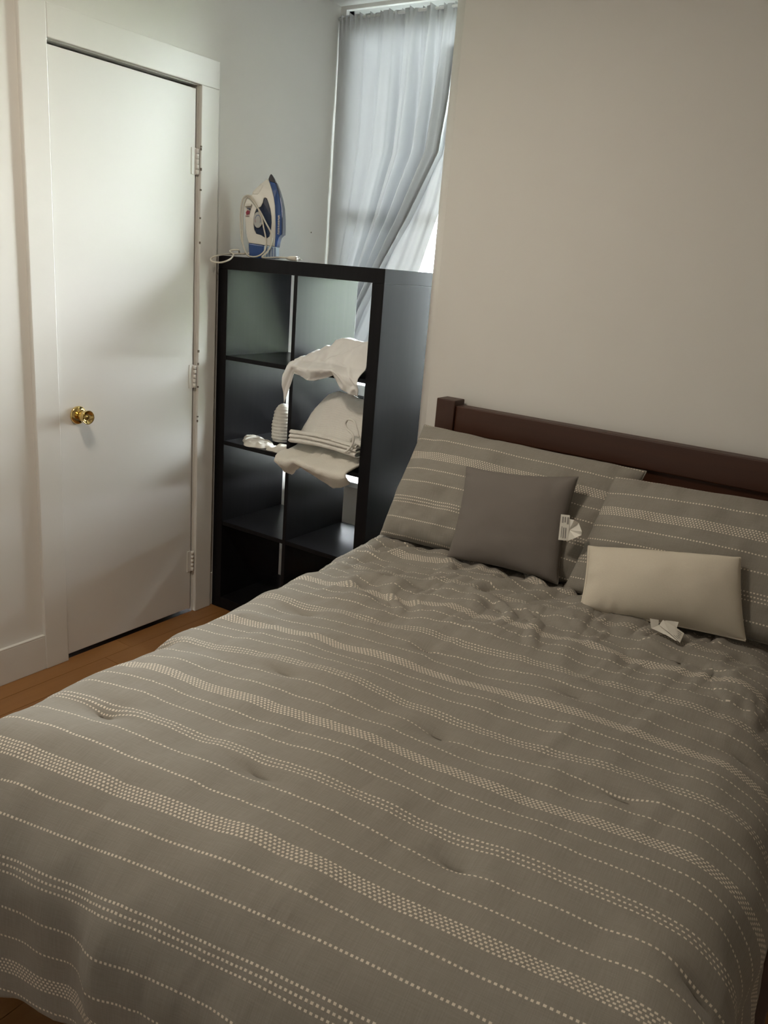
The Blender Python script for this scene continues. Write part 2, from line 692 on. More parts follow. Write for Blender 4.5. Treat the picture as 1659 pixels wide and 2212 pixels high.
# baseboards
bb = boxes('baseboard_left', [(0, 0.014, YF, -0.944, 0, 0.128), (0, 0.014, YF, -0.944, 0.128, 0.134)], M['trim'], None, 0.002)
struct(bb, 'white painted baseboard left of the closet door', 'baseboard')
struct(box('baseboard_alcove', 0, 0.008, -0.139, YW, 0, 0.15, M['trim'], None, 0.002), 'low white baseboard strip beside the black shelf', 'baseboard')
struct(box('baseboard_window', 0.008, XE, YW - 0.014, YW, 0, 0.15, M['trim'], None, 0.002), 'white baseboard under the window behind the black shelf', 'baseboard')
struct(box('baseboard_back', XA + 0.16, XR, -0.014, 0, 0, 0.13, M['trim'], None, 0.002), 'white baseboard behind the bed', 'baseboard')

# door casing
CT = 0.017
tr = empty('trim_1', (0, -0.54, 0))
struct(tr, 'wide flat white door casing of three boards', 'trim')


def local(o, parent):
    o.parent = parent
    o.matrix_parent_inverse = Matrix.Translation(-Vector(parent.location))
    return o


local(box('casing_board', 0, CT, -0.944, -0.853, 0, 2.17, M['trim'], None, 0.003), tr)
local(box('casing_board', 0, CT, -0.226, -0.137, 0, 2.075, M['trim'], None, 0.003), tr)
local(box('casing_board', 0, CT, -0.853, -0.137, 2.075, 2.17, M['trim'], None, 0.003), tr)
local(boxes('door_jamb', [(-0.12, 0.0, DY0, -0.849, 0, DZ), (-0.12, 0.0, -0.232, DY1, 0, DZ), (-0.12, 0.0, -0.849, -0.232, 2.072, DZ)], M['trim']), tr)
# paint chips along the hinge-side casing edge
for zc in (1.87, 1.86, 1.79, 1.72, 1.62, 1.53, 1.12, 1.07, 0.98, 0.86, 0.84):
    c = box('paint_chip', CT - 0.004, CT + 0.0005, -0.2272, -0.2225 + rng.uniform(-0.001, 0.002), zc - 0.005, zc + rng.uniform(0.0, 0.005), M['chip'])
    local(c, tr)

# door
dr = empty('door_1', (0, -0.54, 0))
struct(dr, 'flat white closet door with a brass knob and three painted hinges', 'door')
local(box('door_slab', -0.032, 0.004, -0.847, -0.243, 0.018, 2.06, M['door'], None, 0.003), dr)
local(box('closet_light_block', -0.13, -0.12, -0.87, -0.22, -0.06, 2.085, M['gap']), dr)  # unseen dark panel added to keep sky light out of the door gaps
for zc in (1.815, 1.02, 0.235):
    h_ = empty('hinge', (0, 0, 0))
    h_.location = (0.0, -0.54, 0)
    local(h_, dr)
    h_.location = (0, -0.237, zc)
    for k in range(5):
        kz = -0.045 + 0.018 * k
        kn = lathe('knuckle', [(0.002, kz + 0.0004), (0.0062, kz + 0.0010), (0.0062, kz + 0.0170), (0.002, kz + 0.0176)], M['trim'], h_, 14)
        kn.location = (0.0085, 0, 0)
    lf = box('leaf', 0.003, 0.0065, -0.026, -0.003, -0.046, 0.046, M['trim'], h_, 0.0008)
knob = empty('door_knob', (0, 0, 0))
knob.location = (0, 0, 0)
local(knob, dr)
knob.location = (0.004, -0.775, 0.917)
lathe('rosette', [(0.004, 0.0), (0.031, 0.0), (0.032, 0.004), (0.030, 0.008), (0.021, 0.011), (0.013, 0.013), (0.006, 0.013)], M['brass'], knob, 40, 'x')
lathe('knob_grip', [(0.004, 0.010), (0.012, 0.012), (0.012, 0.018), (0.017, 0.024), (0.021, 0.034), (0.0235, 0.052), (0.0245, 0.058),
                    (0.0235, 0.0595), (0.020, 0.055), (0.013, 0.050), (0.006, 0.048), (0.0055, 0.051), (0.002, 0.0515)], M['brass'], knob, 40, 'x')

# ------------------------------------------------------------------ window
wn = empty('window_1', (0.44, YW, WZ0))
struct(wn, 'white sash window in the alcove half covered by a curtain', 'window')


def wpart(name, x0, x1, y0, y1, z0, z1, mt, bev=0.002):
    return local(box(name, x0, x1, y0, y1, z0, z1, mt, None, bev), wn)


wpart('window_jamb', WX0 - 0.01, WX0 + 0.03, YW + 0.02, YW + 0.11, WZ0, WZ1, M['winpaint'])
wpart('window_jamb', WX1 - 0.03, WX1 + 0.01, YW + 0.02, YW + 0.11, WZ0, WZ1, M['winpaint'])
wpart('window_head', WX0, WX1, YW + 0.02, YW + 0.11, WZ1 - 0.025, WZ1 + 0.005, M['winpaint'])
wpart('window_sill', 0.004, 1.04, YW - 0.05, YW + 0.12, WZ0 - 0.022, WZ0 + 0.006, M['winpaint'], 0.004)
# raised lower sash: wide bottom rail, thin slat bars, side stiles, meeting rail
wpart('sash_rail', WX0 + 0.03, WX1 - 0.03, YW + 0.045, YW + 0.075, 0.905, 0.955, M['winpaint'], 0.003)
wpart('sash_rail', WX0 + 0.03, WX1 - 0.03, YW + 0.050, YW + 0.075, 0.966, 0.972, M['winpaint'], 0.001)
wpart('sash_rail', WX0 + 0.03, WX1 - 0.03, YW + 0.050, YW + 0.075, 0.986, 0.993, M['winpaint'], 0.001)
wpart('sash_rail', WX0 + 0.03, WX1 - 0.03, YW + 0.045, YW + 0.080, 1.70, 1.74, M['winpaint'], 0.003)
wpart('sash_rail', WX0 + 0.03, WX1 - 0.03, YW + 0.045, YW + 0.080, 2.455, 2.505, M['winpaint'], 0.003)
wpart('sash_stile', WX0 + 0.03, WX0 + 0.065, YW + 0.045, YW + 0.080, 0.955, 2.455, M['winpaint'], 0.003)
wpart('sash_stile', WX1 - 0.065, WX1 - 0.03, YW + 0.045, YW + 0.080, 0.955, 2.455, M['winpaint'], 0.003)
wpart('pane', WX0 + 0.065, WX1 - 0.065, YW + 0.060, YW + 0.064, 0.99, 1.70, M['glass'], 0)
wpart('pane', WX0 + 0.065, WX1 - 0.065, YW + 0.066, YW + 0.070, 1.74, 2.455, M['glass'], 0)
# dark insert under the sash with a white upright
wpart('insert_panel', WX0 + 0.03, WX1 - 0.03, YW + 0.055, YW + 0.07, WZ0 + 0.05, 0.906, M['darkpanel'], 0.002)
wpart('insert_stile', 0.232, 0.245, YW + 0.045, YW + 0.058, WZ0 + 0.006, 0.906, M['winpaint'], 0.002)
wpart('insert_stile', 0.62, 0.633, YW + 0.045, YW + 0.058, WZ0 + 0.006, 0.906, M['winpaint'], 0.002)

# ------------------------------------------------------------------ black cube shelf
SA = 0.012
sh = empty('cube_shelf', (0.0125, -0.122, 0), SA)
tag(sh, 'tall black open-backed cube shelf, two cells wide and four high, beside the closet door', 'shelf')
SW, SD, SH, ST, SV = 0.79, 0.39, 1.49, 0.05, 0.017
box('top_panel', 0, SW, 0, SD, SH - ST, SH, M['laminate'], sh, 0.0015)
box('bottom_panel', ST, SW - ST, 0.001, SD - 0.001, 0, ST, M['laminate'], sh, 0.0015)
box('side_panel', 0, ST, 0.0, SD, 0, SH - ST, M['laminate'], sh, 0.0015)
box('side_panel', SW - ST, SW, 0.0, SD, 0, SH - ST, M['laminate'], sh, 0.0015)
box('upright_divider', SW / 2 - SV / 2, SW / 2 + SV / 2, 0.002, SD - 0.002, ST, SH - ST, M['laminate'], sh, 0.001)
LEV = []
for k in range(1, 4):
    z1 = SH - ST - 0.335 * k - SV * (k - 1)
    LEV.append(z1)
    box('shelf_board', ST, SW / 2 - SV / 2, 0.003, SD - 0.003, z1 - SV, z1, M['laminate'], sh, 0.001)
    box('shelf_board', SW / 2 + SV / 2, SW - ST, 0.003, SD - 0.003, z1 - SV, z1, M['laminate'], sh, 0.001)

# ------------------------------------------------------------------ bed
BT = math.radians(4.5)
E1 = np.array([math.cos(BT), math.sin(BT), 0])
E2 = np.array([math.sin(BT), -math.cos(BT), 0])
BO = np.array([0.925, -0.05, 0])

bed = empty('bed', (1.75, -0.06, 0))
tag(bed, 'dark walnut-stained wooden bed with a low plank headboard against the beige wall', 'bed')


def bpart(o):
    return local(o, bed)


HX0, HX1 = 1.042, 2.482
bpart(box('headboard_post', HX0, HX0 + 0.072, -0.088, -0.018, 0, 1.08, M['headboard_v'], None, 0.004))
bpart(box('headboard_post', HX1 - 0.072, HX1, -0.088, -0.018, 0, 1.08, M['headboard_v'], None, 0.004))
bpart(box('top_rail', HX0 + 0.072, HX1 - 0.072, -0.078, -0.026, 0.972, 1.062, M['headboard'], None, 0.004))
zz = 0.972
for k in range(4):
    bpart(box('headboard_plank', HX0 + 0.072, HX1 - 0.072, -0.064, -0.036, zz - 0.118, zz - 0.0025, M['headboard'], None, 0.002))
    zz -= 0.12
bpart(box('side_rail', 1.075, 1.10, -1.80, -0.088, 0.24, 0.36, M['headboard'], None, 0.003))
bpart(box('side_rail', 2.424, 2.449, -1.80, -0.088, 0.24, 0.36, M['headboard'], None, 0.003))
bpart(box('foot_rail', 1.12, 2.40, -1.80, -1.775, 0.24, 0.36, M['headboard'], None, 0.003))
for lx in (1.085, 2.40):
    bpart(box('leg', lx, lx + 0.05, -1.80, -1.75, 0, 0.36, M['headboard_v'], None, 0.003))
for k in range(8):
    yy = -0.25 - 0.2 * k
    bpart(box('slat', 1.10, 2.424, yy - 0.035, yy + 0.035, 0.335, 0.355, M['headboard'], None, 0.002))


def bedpt(s, t, z):
    return BO[None] + s[..., None] * E1 + t[..., None] * E2 + np.stack([0 * z, 0 * z, z], -1)


# mattress
bm = bmesh.new()
add_box(bm, 0.06, 1.31, 0.235, 1.77, 0.357, 0.565, 0.04)
mt_o = frombm('mattress', bm, M['matress'])
mt_o.location = (BO[0], BO[1], 0)
mt_o.scale = (1, -1, 1)
mt_o.rotation_euler = (0, 0, BT)
mt_o.data.transform(Matrix.Scale(-1, 4, (0, 1, 0)))
mt_o.scale = (1, 1, 1)
tag(mt_o, 'pale mattress under the striped comforter', 'mattress')

# white sheet hanging out at the foot
ns, nz = 60, 40
s_ = np.linspace(0.0, 1.0, ns)
q_ = np.linspace(0.0, 1.0, nz)
Q, SS = np.meshgrid(q_, s_)
smin = 0.44 + 0.07 * Q
sx = smin + (1.27 - smin) * SS
tt = 1.800 - 0.03 * (sx - 0.45) + 0.008 * np.sin(sx * 21) * Q + 0.006 * np.sin(sx * 47 + 1)
zz_ = 0.52 - (0.34 + 0.02 * np.sin(sx * 9)) * Q
P = bedpt(sx, tt, zz_)
shs = grid('bed_sheet', P[..., 0], P[..., 1], P[..., 2], M['sheet'], None, solid=0.002)
tag(shs, 'white sheet hanging below the comforter hem at the foot of the bed', 'sheet')

# comforter -------------------------------------------------------------------
ZT = 0.622
RS = 0.125
S0, S1 = 0.0 + RS, 1.37 - RS      # flat part across
TF = 1.69                         # flat part ends (foot)
sv = np.arange(-0.36, 1.37 + 0.36, 0.0062)
tv = np.arange(0.10, 2.22, 0.0062)
SG, TG = np.meshgrid(sv, tv, indexing='ij')
hem = 2.172 - 0.13 * np.clip(SG - 0.3, 0, 0.5) - 0.04 * np.maximum(SG - 0.8, 0) + 0.006 * np.sin(SG * 31)
t0_ = 0.11 + 0.118 * np.maximum(SG, 0)
TG = t0_ + (TG - 0.10) * (hem - t0_) / (2.22 - 0.10)
ax = np.where(SG < S0, SG - S0, np.where(SG > S1, SG - S1, 0.0))
TFs = TF + 0.045 * sstep(0.3, 0.85, SG) - 0.02 * sstep(0.9, 1.37, SG)
by = np.maximum(TG - TFs, 0.0)
A = np.hypot(ax, by)
dirx = np.where(A > 1e-9, ax / np.maximum(A, 1e-9), 0)
diry = np.where(A > 1e-9, by / np.maximum(A, 1e-9), 0)
RR = RS + (0.20 - RS) * np.abs(diry)      # the foot end rolls over more softly than the sides
ang = np.minimum(A / RR, math.pi / 2)
out = RR * np.sin(ang)
drop = RR * (1 - np.cos(ang))
rest = np.maximum(A - RR * math.pi / 2, 0)
out = out + 0.05 * rest
drop = drop + rest * 0.995
sp = np.clip(SG, S0, S1) + dirx * out
tp = np.minimum(TG, TFs) + diry * (out - 0.14 * rest * sstep(0.25, 0.6, SG))
# relief of the quilted cloth
rel = 0.010 * fbm(SG * 4.2, TG * 4.0, 5, 2) + 0.0030 * vnoise(SG * 16, TG * 13, 8)
headw = sstep(1.05, 0.55, TG) * sstep(-0.1, 0.22, SG)
wr = np.maximum(ridge(SG * 13 + 1.5 * vnoise(SG * 5, TG * 7, 3), TG * 5.0 + 0.6 * SG, 21), -0.3)
wr2 = np.maximum(ridge(SG * 22 + TG * 5, TG * 9, 33), -0.2)
rel += headw * (0.017 * wr * (0.4 + 0.6 * (vnoise(SG * 3, TG * 3, 40) > -0.2)) + 0.008 * wr2)
midw = sstep(1.7, 1.1, TG) * (1 - headw)
rel += midw * 0.0055 * np.maximum(ridge(SG * 8 + TG * 1.5, TG * 6, 51), -0.2)
# fine diagonal drag lines
rel += 0.0012 * np.maximum(ridge(SG * 34 + TG * 6, TG * 5, 61), 0)
# tufts
tacks = []
for r_i, t0 in enumerate((1.61, 1.29, 0.97, 0.65)):
    for k in range(4):
        s0 = (0.23 if r_i % 2 == 0 else 0.05) + 0.36 * k
        if s0 < 1.36:
            tacks.append((s0 + 0.01 * math.sin(7 * k + r_i), t0 + 0.008 * math.cos(5 * k + r_i)))
for s0, t0 in tacks:
    d2 = ((SG - s0) / 0.045) ** 2 + ((TG - t0) / 0.028) ** 2
    rel -= 0.014 * np.exp(-d2)
    d3 = ((SG - s0) / 0.026) ** 4 + ((TG - t0) / 0.0035) ** 2
    rel -= 0.004 * np.exp(-d3)
    # small folds radiating from the tuft
    rel += 0.0035 * np.exp(-(((SG - s0) / 0.11) ** 2 + ((TG - t0 + 0.02) / 0.012) ** 2))
# hanging folds at the foot and the sides
fw = sstep(0.06, 0.34, A)
fold = 0.005 * np.sin(SG * 24 + 0.8 * vnoise(SG * 3, TG * 1.0, 70)) + 0.005 * np.sin(SG * 47 + 1.2) + 0.004 * vnoise(SG * 20, TG * 6, 71)
folds = 0.016 * np.sin(TG * 20 + 1.7 * vnoise(TG * 3, SG, 72))
rel += fw * (fold * np.abs(diry) + folds * np.abs(dirx))
ca = np.cos(ang)
sa = np.sin(ang)
# head end: comforter sags a little toward the pillows, edge tucked
zt = ZT - 0.022 * np.exp(-np.maximum(SG, 0) / 0.13) + 0.012 * np.sin(np.clip((SG - 0.0) / 1.37, 0, 1) * math.pi) - 0.01 * sstep(0.5, 0.12, TG)
Z = zt - drop + rel * ca
sp = sp + dirx * sa * rel
tp = tp + diry * sa * rel
P = bedpt(sp, tp, Z)
cf = grid('comforter', P[..., 0], P[..., 1], P[..., 2], M['stripe'], None, SG, TG + 0.06 * (SG - 0.7), solid=0.012)
tag(cf, 'dark grey comforter with rows of pale dashed stitching spread over the bed', 'comforter')


def comf_z(s, t):
    i = int(np.argmin(np.abs(sv - s)))
    j = int(np.argmin(np.abs(TG[i] - t)))
    return P[i, j], i, j


P_comf = P.copy()
for n_, (s0, t0) in enumerate(tacks):
    i = int(np.argmin(np.abs(sv - s0)))
    ii = [max(0, min(len(sv) - 1, i + d)) for d in (-4, -3, -1, 0, 1, 3, 4)]
    j = int(np.argmin(np.abs(TG[i] - t0)))
    pts = []
    for q in ii:
        jj = min(TG.shape[1] - 2, j + (1 if q > i else 0))
        a = P_comf[q, jj]
        nrm = np.cross(P_comf[min(q + 1, len(sv) - 1), jj] - P_comf[q - 1, jj], P_comf[q, jj + 1] - P_comf[q, jj - 1])
        nrm = nrm / np.linalg.norm(nrm)
        if nrm @ (np.array([0, 0, 1.0]) + 0.3 * E2) < 0:
            nrm = -nrm
        pts.append(a + nrm * 0.0018)
    tube('quilting_tack', pts, [0.0012, 0.0024, 0.0030, 0.0030, 0.0030, 0.0024, 0.0012], M['tack'], cf, 6)


# ------------------------------------------------------------------ pillows
def pillow(name, BL, BR, TR, TL, thick, material, concave=0.05, seed=0, back=0.7, wr=0.004, n=56, power=0.42, vflip=True, edgewr=0.004):
    """closed pillow from its four corner points; UV in metres (v downwards from the top edge)"""
    BL, BR, TR, TL = [np.array(p, float) for p in (BL, BR, TR, TL)]
    wlen = 0.5 * (np.linalg.norm(BR - BL) + np.linalg.norm(TR - TL))
    hlen = 0.5 * (np.linalg.norm(TL - BL) + np.linalg.norm(TR - BR))
    nrm = np.cross(BR - BL, TL - BL)
    nrm /= np.linalg.norm(nrm)
    if nrm @ (CAM - BL) < 0:
        nrm = -nrm
    lin = np.linspace(-1, 1, n)
    lin = np.sign(lin) * (1 - (1 - np.abs(lin)) ** 1.35)
    s, t = np.meshgrid(lin, lin, indexing='ij')
    asp = hlen / wlen
    s2 = s * (1 - concave * asp * (1 - t ** 2))
    t2 = t * (1 - concave * (1 - s ** 2))
    a = (s2 + 1) / 2
    b_ = (t2 + 1) / 2
    base = ((1 - a) * (1 - b_))[..., None] * BL + (a * (1 - b_))[..., None] * BR + (a * b_)[..., None] * TR + ((1 - a) * b_)[..., None] * TL
    prof = np.maximum((1 - s ** 2), 0) ** power * np.maximum((1 - t ** 2), 0) ** power
    sm, tm = s * wlen / 2, t * hlen / 2
    w1 = wr * fbm(sm * 9 + seed, tm * 9, seed, 3)
    # pleats running inwards from the seams
    eb = np.exp(-((1 - np.abs(t)) / 0.22) ** 2) * np.sin(sm * 95 + 4 * vnoise(sm * 12, tm * 3, seed + 5)) * np.maximum(vnoise(sm * 8 + seed, 0 * tm + np.sign(t) * 3, seed + 2), 0)
    eb2 = np.exp(-((1 - np.abs(s)) / 0.18) ** 2) * np.sin(tm * 95 + 4 * vnoise(tm * 12, sm * 3, seed + 6)) * np.maximum(vnoise(tm * 8 + seed, 0 * sm + np.sign(s) * 3, seed + 3), 0)
    ew = edgewr * (eb + eb2)
    edge = np.minimum(prof * 3, 1)
    front = base + ((prof * thick + (w1 + ew) * edge)[..., None]) * nrm
    rear = base - ((prof * thick * back)[..., None]) * nrm
    N = n * n
    idx = np.arange(N).reshape(n, n)
    idr = idx + N
    idr = idr.copy()
    idr[0, :] = idx[0, :]
    idr[-1, :] = idx[-1, :]
    idr[:, 0] = idx[:, 0]
    idr[:, -1] = idx[:, -1]
    co = np.concatenate([front.reshape(-1, 3), rear.reshape(-1, 3)])
    f1 = np.stack([idx[:-1, :-1], idx[1:, :-1], idx[1:, 1:], idx[:-1, 1:]], -1).reshape(-1, 4)
    f2 = np.stack([idr[:-1, :-1], idr[:-1, 1:], idr[1:, 1:], idr[1:, :-1]], -1).reshape(-1, 4)
    used = np.zeros(len(co), bool)
    used[f1.reshape(-1)] = True
    used[f2.reshape(-1)] = True
    remap = np.cumsum(used) - 1
    co2 = co[used]
    uu = np.concatenate([(a * wlen).reshape(-1)] * 2)[used]
    vvv = np.concatenate([((1 - b_) * hlen).reshape(-1)] * 2)[used]
    F = remap[np.concatenate([f1, f2])]
    if np.cross(front[1, 0] - front[0, 0], front[0, 1] - front[0, 0]) @ nrm < 0:
        F = F[:, ::-1]
    me = bpy.data.meshes.new(name)
    me.from_pydata(co2.tolist(), [], F.tolist())
    uv = me.uv_layers.new(name='UVMap')
    li = np.empty(len(me.loops), np.int32)
    me.loops.foreach_get('vertex_index', li)
    uv.data.foreach_set('uv', np.stack([uu[li], vvv[li]], -1).reshape(-1).astype(np.float32))
    o = link(name, me, material, None, True)
    rim = [front[i, 0] for i in range(n)] + [front[-1, j] for j in range(1, n)] + [front[i, -1] for i in range(n - 2, -1, -1)] + [front[0, j] for j in range(n - 2, 0, -1)]
    return o, rim, nrm, front


p1, rim, n1, _ = pillow('pillow_sham',
                        (1.030, -0.355, 0.640), (1.740, -0.315, 0.640), (1.800, -0.125, 0.978), (1.040, -0.150, 0.990),
                        0.092, M['stripe_sham'], 0.022, 11, 0.55, 0.009, 84, 0.38)
tag(p1, 'striped grey pillow leaning on the headboard beside the shelf, behind the grey cushion', 'pillow', 'striped pillows on the headboard')
tube('seam', rim, 0.0022, M['stripe_sham'], p1, 6, True)
p2, rim, n2, _ = pillow('pillow_sham',
                        (1.690, -0.365, 0.640), (2.435, -0.335, 0.640), (2.450, -0.150, 0.985), (1.735, -0.205, 0.962),
                        0.092, M['stripe_sham'], 0.022, 23, 0.55, 0.009, 84, 0.38)
tag(p2, 'striped grey pillow leaning on the headboard behind the ivory cushion', 'pillow', 'striped pillows on the headboard')
tube('seam', rim, 0.0022, M['stripe_sham'], p2, 6, True)


def ray_pt(px, py, y):
    return un(px, py, 1, y)


c1, rim, nc1, fr1 = pillow('throw_cushion',
                           un(966, 1204, 2, 0.652), un(1205, 1262, 2, 0.652), ray_pt(1249, 1030, -0.285), ray_pt(1008, 1008, -0.300),
                           0.062, M['cushion'], 0.075, 37, 0.6, 0.004, 64, 0.42)
tag(c1, 'square plain grey cushion propped on the striped pillow beside the shelf', 'cushion')
tube('seam', rim, 0.0016, M['cushion'], c1, 6, True)
c2, rim, nc2, fr2 = pillow('throw_cushion',
                           un(1253, 1316, 2, 0.652), un(1610, 1384, 2, 0.655), ray_pt(1599, 1205, -0.372), ray_pt(1271, 1180, -0.375),
                           0.070, M['lumbar'], 0.055, 52, 0.55, 0.004, 64, 0.42)
tag(c2, 'small oblong ivory cushion lying against a striped pillow', 'cushion')
tube('seam', rim, 0.0028, M['lumbar'], c2, 6, True)


# care tags ---------------------------------------------------------------
def ribbon(name, pts, material, parent, thick=0.0006):
    """quad strip: pts list of (left, right) points"""
    bm = bmesh.new()
    prev = None
    for l, r in pts:
        a, b_ = bm.verts.new(l), bm.verts.new(r)
        if prev:
            bm.faces.new((prev[0], prev[1], b_, a))
        prev = (a, b_)
    o = frombm(name, bm, material, parent)
    md = o.modifiers.new('thickness', 'SOLIDIFY')
    md.thickness = thick
    return o


def printed_lines(tag_o, A, B, C, D, rows, parent, off):
    """thin print bars on a tag quad A (origin) B (along) C D; rows of (v0, v1, u0, u1)"""
    A, B, C, D = [np.array(p, float) for p in (A, B, C, D)]

    def q(u, v):
        return (1 - u) * (1 - v) * A + u * (1 - v) * B + u * v * C + (1 - u) * v * D + off
    for v0, v1, u0, u1 in rows:
        bm = bmesh.new()
        vs = [bm.verts.new(q(*k)) for k in ((u0, v0), (u1, v0), (u1, v1), (u0, v1))]
        bm.faces.new(vs)
        frombm('print_line', bm, M['ink'], tag_o)


# tag of the grey cushion (sticks out at its window-far side)
yT = -0.375
t1 = [un(x, y, 1, yT) for x, y in ((1212, 1111), (1231, 1113))]
t2 = [un(x, y, 1, yT + 0.006) for x, y in ((1206, 1166), (1228, 1168))]
tg1 = ribbon('care_tag', [(t1[0], t1[1]), (t2[0], t2[1])], M['tag'], c1)
off = np.array([0.3, -0.9, 0.2]) * 0.0012
printed_lines(tg1, t1[0], t2[0], t2[1], t1[1],
              [(0.18, 0.36, 0.08, 0.32), (0.46, 0.60, 0.08, 0.30), (0.74, 0.92, 0.08, 0.36), (0.20, 0.27, 0.46, 0.9), (0.38, 0.5, 0.5, 0.92), (0.6, 0.72, 0.5, 0.92)], c1, off)
fan = [un(1230, 1121, 1, yT + 0.004), un(1240, 1123, 1, yT - 0.008), un(1250, 1129, 1, yT + 0.006), un(1257, 1148, 1, yT - 0.004), un(1256, 1156, 1, yT + 0.002),
       un(1243, 1162, 1, yT - 0.006), un(1228, 1168, 1, yT + 0.004)]
bm = bmesh.new()
cv = bm.verts.new(un(1230, 1145, 1, yT + 0.006))
fv = [bm.verts.new(p) for p in fan]
for a, b_ in zip(fv[:-1], fv[1:]):
    bm.faces.new((cv, a, b_))
frombm('care_tag', bm, M['tag'], c1).modifiers.new('thickness', 'SOLIDIFY').thickness = 0.0006

# tag of the ivory cushion (folded strip lying on the comforter)
zt_ = 0.668
q0 = [un(1404, 1337, 2, 0.690), un(1407, 1356, 2, 0.668)]
tg2 = ribbon('care_tag', [(un(1404, 1336, 2, 0.690), un(1407, 1357, 2, 0.672)), (un(1423, 1339, 2, 0.688), un(1423, 1350, 2, 0.676))], M['tag'], c2)
A_, B_, C_, D_ = un(1432, 1339, 2, 0.686), un(1478, 1368, 2, 0.664), un(1469, 1388, 2, 0.660), un(1424, 1350, 2, 0.680)
tg3 = ribbon('care_tag', [(A_, D_), ((A_ + B_) / 2 + [0, 0, 0.002], (C_ + D_) / 2 + [0, 0, 0.002]), (B_, C_)], M['tag'], c2)
printed_lines(tg3, (A_ + B_) / 2, B_, C_, (C_ + D_) / 2, [(0.2, 0.26, 0.25, 0.85), (0.36, 0.42, 0.2, 0.85), (0.52, 0.58, 0.2, 0.82), (0.68, 0.74, 0.2, 0.85), (0.84, 0.89, 0.2, 0.8)], c2, np.array([0.0, -0.3, 0.9]) * 0.0016)
ribbon('care_tag', [(un(1424, 1350, 2, 0.678), un(1407, 1357, 2, 0.672)), (un(1445, 1368, 2, 0.668), un(1440, 1372, 2, 0.664)), (un(1462, 1383, 2, 0.661), un(1460, 1384, 2, 0.660))], M['tag'], c2)
ribbon('care_tag', [(un(1436, 1340, 2, 0.686), un(1443, 1347, 2, 0.680)), (un(1455, 1342, 2, 0.688), un(1462, 1357, 2, 0.672)), (un(1466, 1344, 2, 0.690), un(1464, 1350, 2, 0.682))], M['tag'], c2)

# ------------------------------------------------------------------ curtain
cu = empty('curtain', (0.44, 0.49, 2.5))
tag(cu, 'silvery grey curtain swept aside in diagonal folds over the alcove window', 'curtain')
nu, nv = 260, 150
u_ = np.linspace(0, 1, nu)
v_ = np.linspace(0, 1, nv)
U, V = np.meshgrid(u_, v_, indexing='ij')
ZTOP = 2.502
Zc = ZTOP - V * 1.42
hd = (ZTOP - Zc)
# right edge of the cloth sweeps left on the way down
redge = np.interp(Zc, [1.08, 1.30, 1.48, 1.70, 1.96, 2.15, 2.51], [0.14, 0.23, 0.325, 0.45, 0.580, 0.600, 0.608])
ledge = np.interp(Zc, [1.08, 1.5, 2.0, 2.35, 2.51], [0.015, 0.013, 0.012, 0.007, 0.003])
Xc = ledge + (redge - ledge) * U
k1 = sstep(0.0, 0.5, hd)
amp = 0.024 * sstep(0.12, 0.55, U) * (0.35 + 0.85 * k1) + 0.003
ph = 2 * math.pi * (0.9 * U + 4.3 * U * U) + 0.5 * np.sin(V * 2.5 + U * 4)
wv = np.sin(ph)
Yc = 0.560 - amp * (np.abs(wv) ** 0.7 * np.sign(wv)) + 0.35 * amp * np.sin(2.3 * ph + 1.0)
# stitched seam near the wall side
Yc += 0.005 * np.exp(-((U - 0.235) / 0.006) ** 2)
Yc += 0.010 * np.exp(-U / 0.05)
Yc += 0.0020 * vnoise(U * 10, V * 9, 5) + 0.0008 * vnoise(U * 30, V * 40, 6)
Yc += 0.010 * np.sin(U * 150) * np.exp(-hd / 0.035)
Zc = Zc + 0.006 * np.sin(U * 75) * np.exp(-hd / 0.02) - 0.02 * U * np.exp(-hd / 0.1) * 0.0
Xw, Yw, Zw = Xc, Yc, Zc
cl = grid('curtain_cloth', Xw, Yw, Zw, M['curtain'], None, solid=0.0)
local(cl, cu)
# pale backlit rear layer that folds behind and reaches further right
nu = 120
u_ = np.linspace(0, 1, nu)
U, V = np.meshgrid(u_, v_, indexing='ij')
Zc = 2.36 - V * 1.30
le = np.interp(Zc, [1.08, 1.48, 1.96, 2.40], [0.12, 0.29, 0.48, 0.56])
re = np.interp(Zc, [1.06, 1.30, 1.506, 1.765, 1.96, 2.40], [0.30, 0.42, 0.505, 0.580, 0.605, 0.612])
Xc = le + (re - le) * U
Yc = 0.586 + 0.006 * np.sin(U * 19 + V) + 0.002 * vnoise(U * 9, V * 8, 9)
ll = grid('curtain_liner', Xc, Yc, Zc, M['liner'], None)
local(ll, cu)
rod = tube('curtain_rod', [(0.004, 0.566, 2.492), (1.03, 0.566, 2.492)], 0.006, M['winpaint'], None, 12)
local(rod, cu)

# ------------------------------------------------------------------ linen on the shelf
L1, L2 = LEV[0], LEV[1]
CO, SI = math.cos(SA), math.sin(SA)
SO = np.array([0.0125, -0.122])


def to_world(X, Y):
    return SO[0] + X * CO - Y * SI, SO[1] + X * SI + Y * CO


